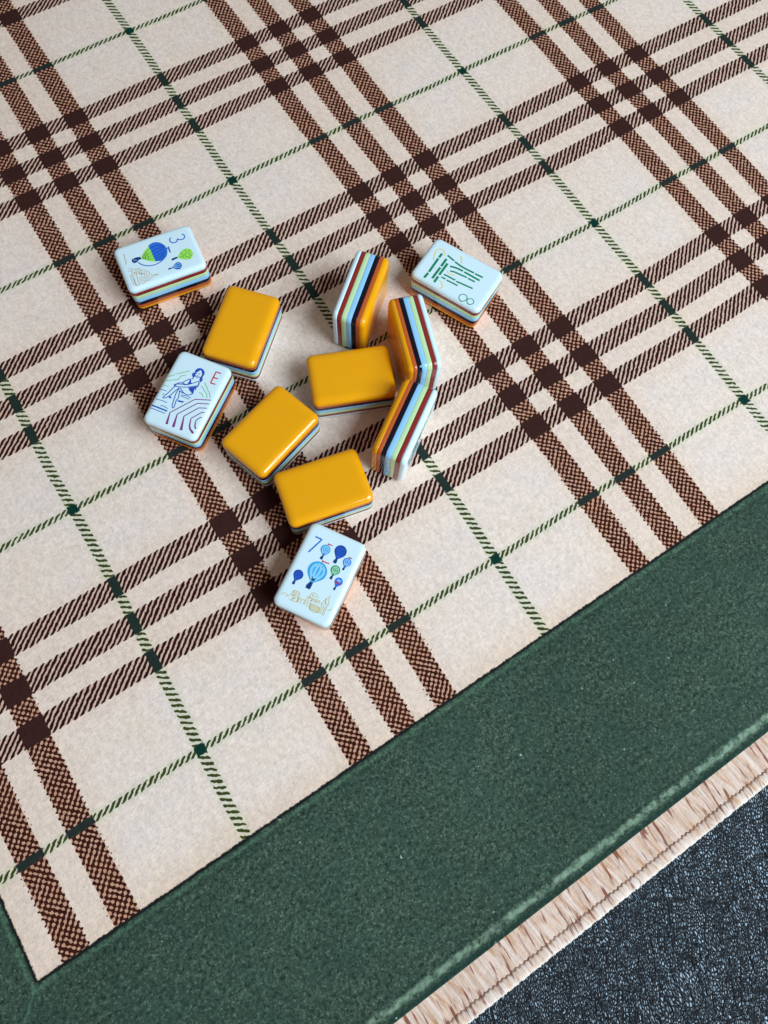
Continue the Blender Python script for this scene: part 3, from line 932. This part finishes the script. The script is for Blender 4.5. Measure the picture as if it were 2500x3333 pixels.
  ('balloon#6','stripe','r','paleblue',0.23,[-0.17,7.27,-0.11,6.6,-0.31,5.88]),
  ('balloon#6','garland','r','red',0.27,[0.48,7.82,0.59,7.3,0.38,6.81,0.49,6.3,0.28,5.81,0.39,5.29]),
  ('balloon#6','basket','f','navy',0.0,[1.87,6.22,2.55,6.02,2.95,6.05,3.01,6.66,2.62,6.75,1.91,6.65]),
  ('city_skyline','','r','gold',0.14,[11.42,-8.06,10.62,-8.02,10.37,-7.02,10.93,-6.06,11.27,-6.79]),
  ('city_skyline','','r','gold',0.14,[10.93,-6.06,9.97,-5.42,8.28,-5.15,8.35,-4.1,10.37,-3.87,11.6,-4.15]),
  ('city_skyline','','r','gold',0.14,[8.35,-4.1,8.34,-2.87,10.3,-2.78,11.64,-2.79]),
  ('city_skyline','','r','gold',0.14,[11.57,-5.51,11.68,-4.56,11.55,-2.6,9.86,-2.78,9.88,-1.87,10.07,-1.33,9.74,-0.6,11.25,-0.52]),
  ('city_skyline','','r','gold',0.14,[8.46,-5.06,11.51,-4.42]),
  ('city_skyline','','r','gold',0.14,[8.65,-4.51,10.35,-4.33]),
  ('city_skyline','','r','gold',0.14,[8.59,-3.42,10.29,-3.24]),
  ('city_skyline','','r','gold',0.14,[9.96,-2.51,11.56,-2.15]),
  ('city_skyline','','r','gold',0.14,[10.16,-1.51,11.49,-1.51]),
  ('city_skyline','','r','gold',0.14,[9.97,-5.42,9.99,-4.51]),
  ('city_skyline','','r','gold',0.14,[10.88,-4.51,10.56,-3.33]),
  ('city_skyline','','r','gold',0.14,[8.42,0.32,7.26,0.19,6.46,0.8,6.45,1.92,7.28,2.78,7.64,2.96]),
  ('city_skyline','','r','gold',0.14,[8.34,0.5,7.98,3.91,8.39,4.22,8.62,0.86,8.34,0.5]),
  ('city_skyline','','r','gold',0.14,[8.4,-0.37,11.3,-0.15]),
  ('city_skyline','','r','gold',0.14,[8.47,0.22,11.55,0.75]),
  ('city_skyline','','r','gold',0.14,[8.4,-0.37,8.37,0.33]),
  ('city_skyline','','r','gold',0.14,[9.07,1.08,11.57,1.65]),
  ('city_skyline','','r','gold',0.14,[9.07,1.08,8.72,4.94]),
  ('city_skyline','','r','gold',0.14,[9.8,1.67,9.7,4.75,12.1,5.04,11.93,1.83,9.8,1.67]),
  ('city_skyline','','r','gold',0.14,[8.54,4.85,6.5,5.42,5.94,6.15,4.92,6.04]),
  ('city_skyline','','r','gold',0.14,[5.94,6.15,7.84,6.85,9.04,6.65,11.83,6.9]),
  ('city_skyline','','r','gold',0.14,[8.54,4.85,11.69,5.46]),
  ('city_skyline','','r','gold',0.14,[8.65,5.57,11.79,5.95]),
  ('city_skyline','','r','gold',0.14,[8.8,6.21,11.8,6.49]),
  ('city_skyline','','r','gold',0.14,[6.5,5.42,8.21,5.58,8.1,6.76]),
  ('city_skyline','','r','gold',0.14,[7.23,5.77,8.26,5.94]),
  ('city_skyline','','r','gold',0.14,[8.75,8.47,9.43,7.96,9.76,7.23]),
  ('city_skyline','','r','gold',0.14,[6.69,0.92,7.69,1.18]),
  ('city_skyline','','r','gold',0.14,[7.53,0.55,7.4,2.28]),
  ('city_skyline','','r','gold',0.14,[8.59,1.4,9.25,1.4]),
  ('city_skyline','','r','gold',0.14,[8.49,2.81,9.16,2.81]),
  ('city_skyline','','r','gold',0.16,[10.02,1.89,11.96,2.11]),
  ('city_skyline','','r','gold',0.16,[10.01,2.33,11.94,2.55]),
  ('city_skyline','','r','gold',0.16,[9.99,2.77,11.92,2.99]),
  ('city_skyline','','r','gold',0.16,[9.98,3.21,11.91,3.43]),
  ('city_skyline','','r','gold',0.16,[9.96,3.65,11.89,3.87]),
  ('city_skyline','','r','gold',0.16,[9.95,4.09,11.88,4.3]),
  ('city_skyline','','r','gold',0.16,[9.93,4.53,11.86,4.74]),
 ],
}

WHITE_UP = 'engraved white-faced tiles lying face up'
AMBER_UP = 'tiles lying with the amber back up'
ON_EDGE = 'tiles standing on their long edge'
for key, x, y, rz, label in (
        ('t3', -44.0189, 65.7873, -0.1436, 'white tile engraved with a blue 3 and green and blue hot-air balloons'),
        ('tE', -61.5029, 10.8261, -2.5261, 'white tile engraved with a red E and a seated woman in a swimsuit'),
        ('t7', -55.3492, -68.0636, -2.5712, 'white tile engraved with a blue 7, seven balloons and a golden skyline'),
        ('t8', 47.2615, 2.0631, -1.1368, 'white tile engraved with a green 8 and eight bamboo sticks')):
    t, w = build_tile(label, x, y, rz, 'up', WHITE_UP)
    draw(t, ART[key], 'up')

for x, y, rz, label in (
        (-32.1765, 25.5418, -2.4239, 'amber-backed tile lying flat, its corner touching the red E tile'),
        (-43.7706, -15.5272, -2.8418, 'amber-backed tile lying flat between the red E tile and two amber tiles'),
        (-8.8921, -12.3216, -0.394, 'amber-backed tile lying flat, tucked beside the two joined standing tiles'),
        (-38.9665, -43.0029, -0.2165, 'amber-backed tile lying flat, touched by the corner of the 7 tile')):
    build_tile(label, x, y, rz, 'down', AMBER_UP)

build_tile('striped tile standing on edge, alone, amber back facing the other two standing tiles',
           10.8269, 12.0062, -2.4485 + math.pi, 'side', ON_EDGE)
build_tile('striped tile standing on edge with its corner near the 8 tile',
           17.0805, -13.2324, -1.9084, 'side', ON_EDGE)
t, w = build_tile('striped tile standing on edge, green drawing on its half-hidden white face',
                  -4.2074, -39.5859, -2.5482, 'side', ON_EDGE)
BAMS = []
for i, (bx, by) in enumerate(((-8.0, -6.6), (-7.4, -3.2), (-1.2, -6.9), (-0.8, -3.6), (5.6, -6.4), (5.8, -2.8))):
    BAMS.append(('bamboo_stick#%d' % i, '', 'r', 'bamboo', 1.0, [bx - 2.8, by, bx - 0.2, by + 0.2]))
    BAMS.append(('bamboo_stick#%d' % i, '', 'r', 'bamboo', 1.0, [bx + 0.2, by + 0.2, bx + 2.8, by + 0.6]))
BAMS.append(('tendril#0', '', 'r', 'yellow', 0.35, [3.0, -7.2, 5.5, -7.6, 8.5, -7.0, 10.5, -5.4]))
BAMS.append(('tendril#1', '', 'r', 'yellow', 0.35, [-11.5, 1.2, -9.0, 2.0, -6.0, 1.6]))
draw(t, BAMS, 'side')
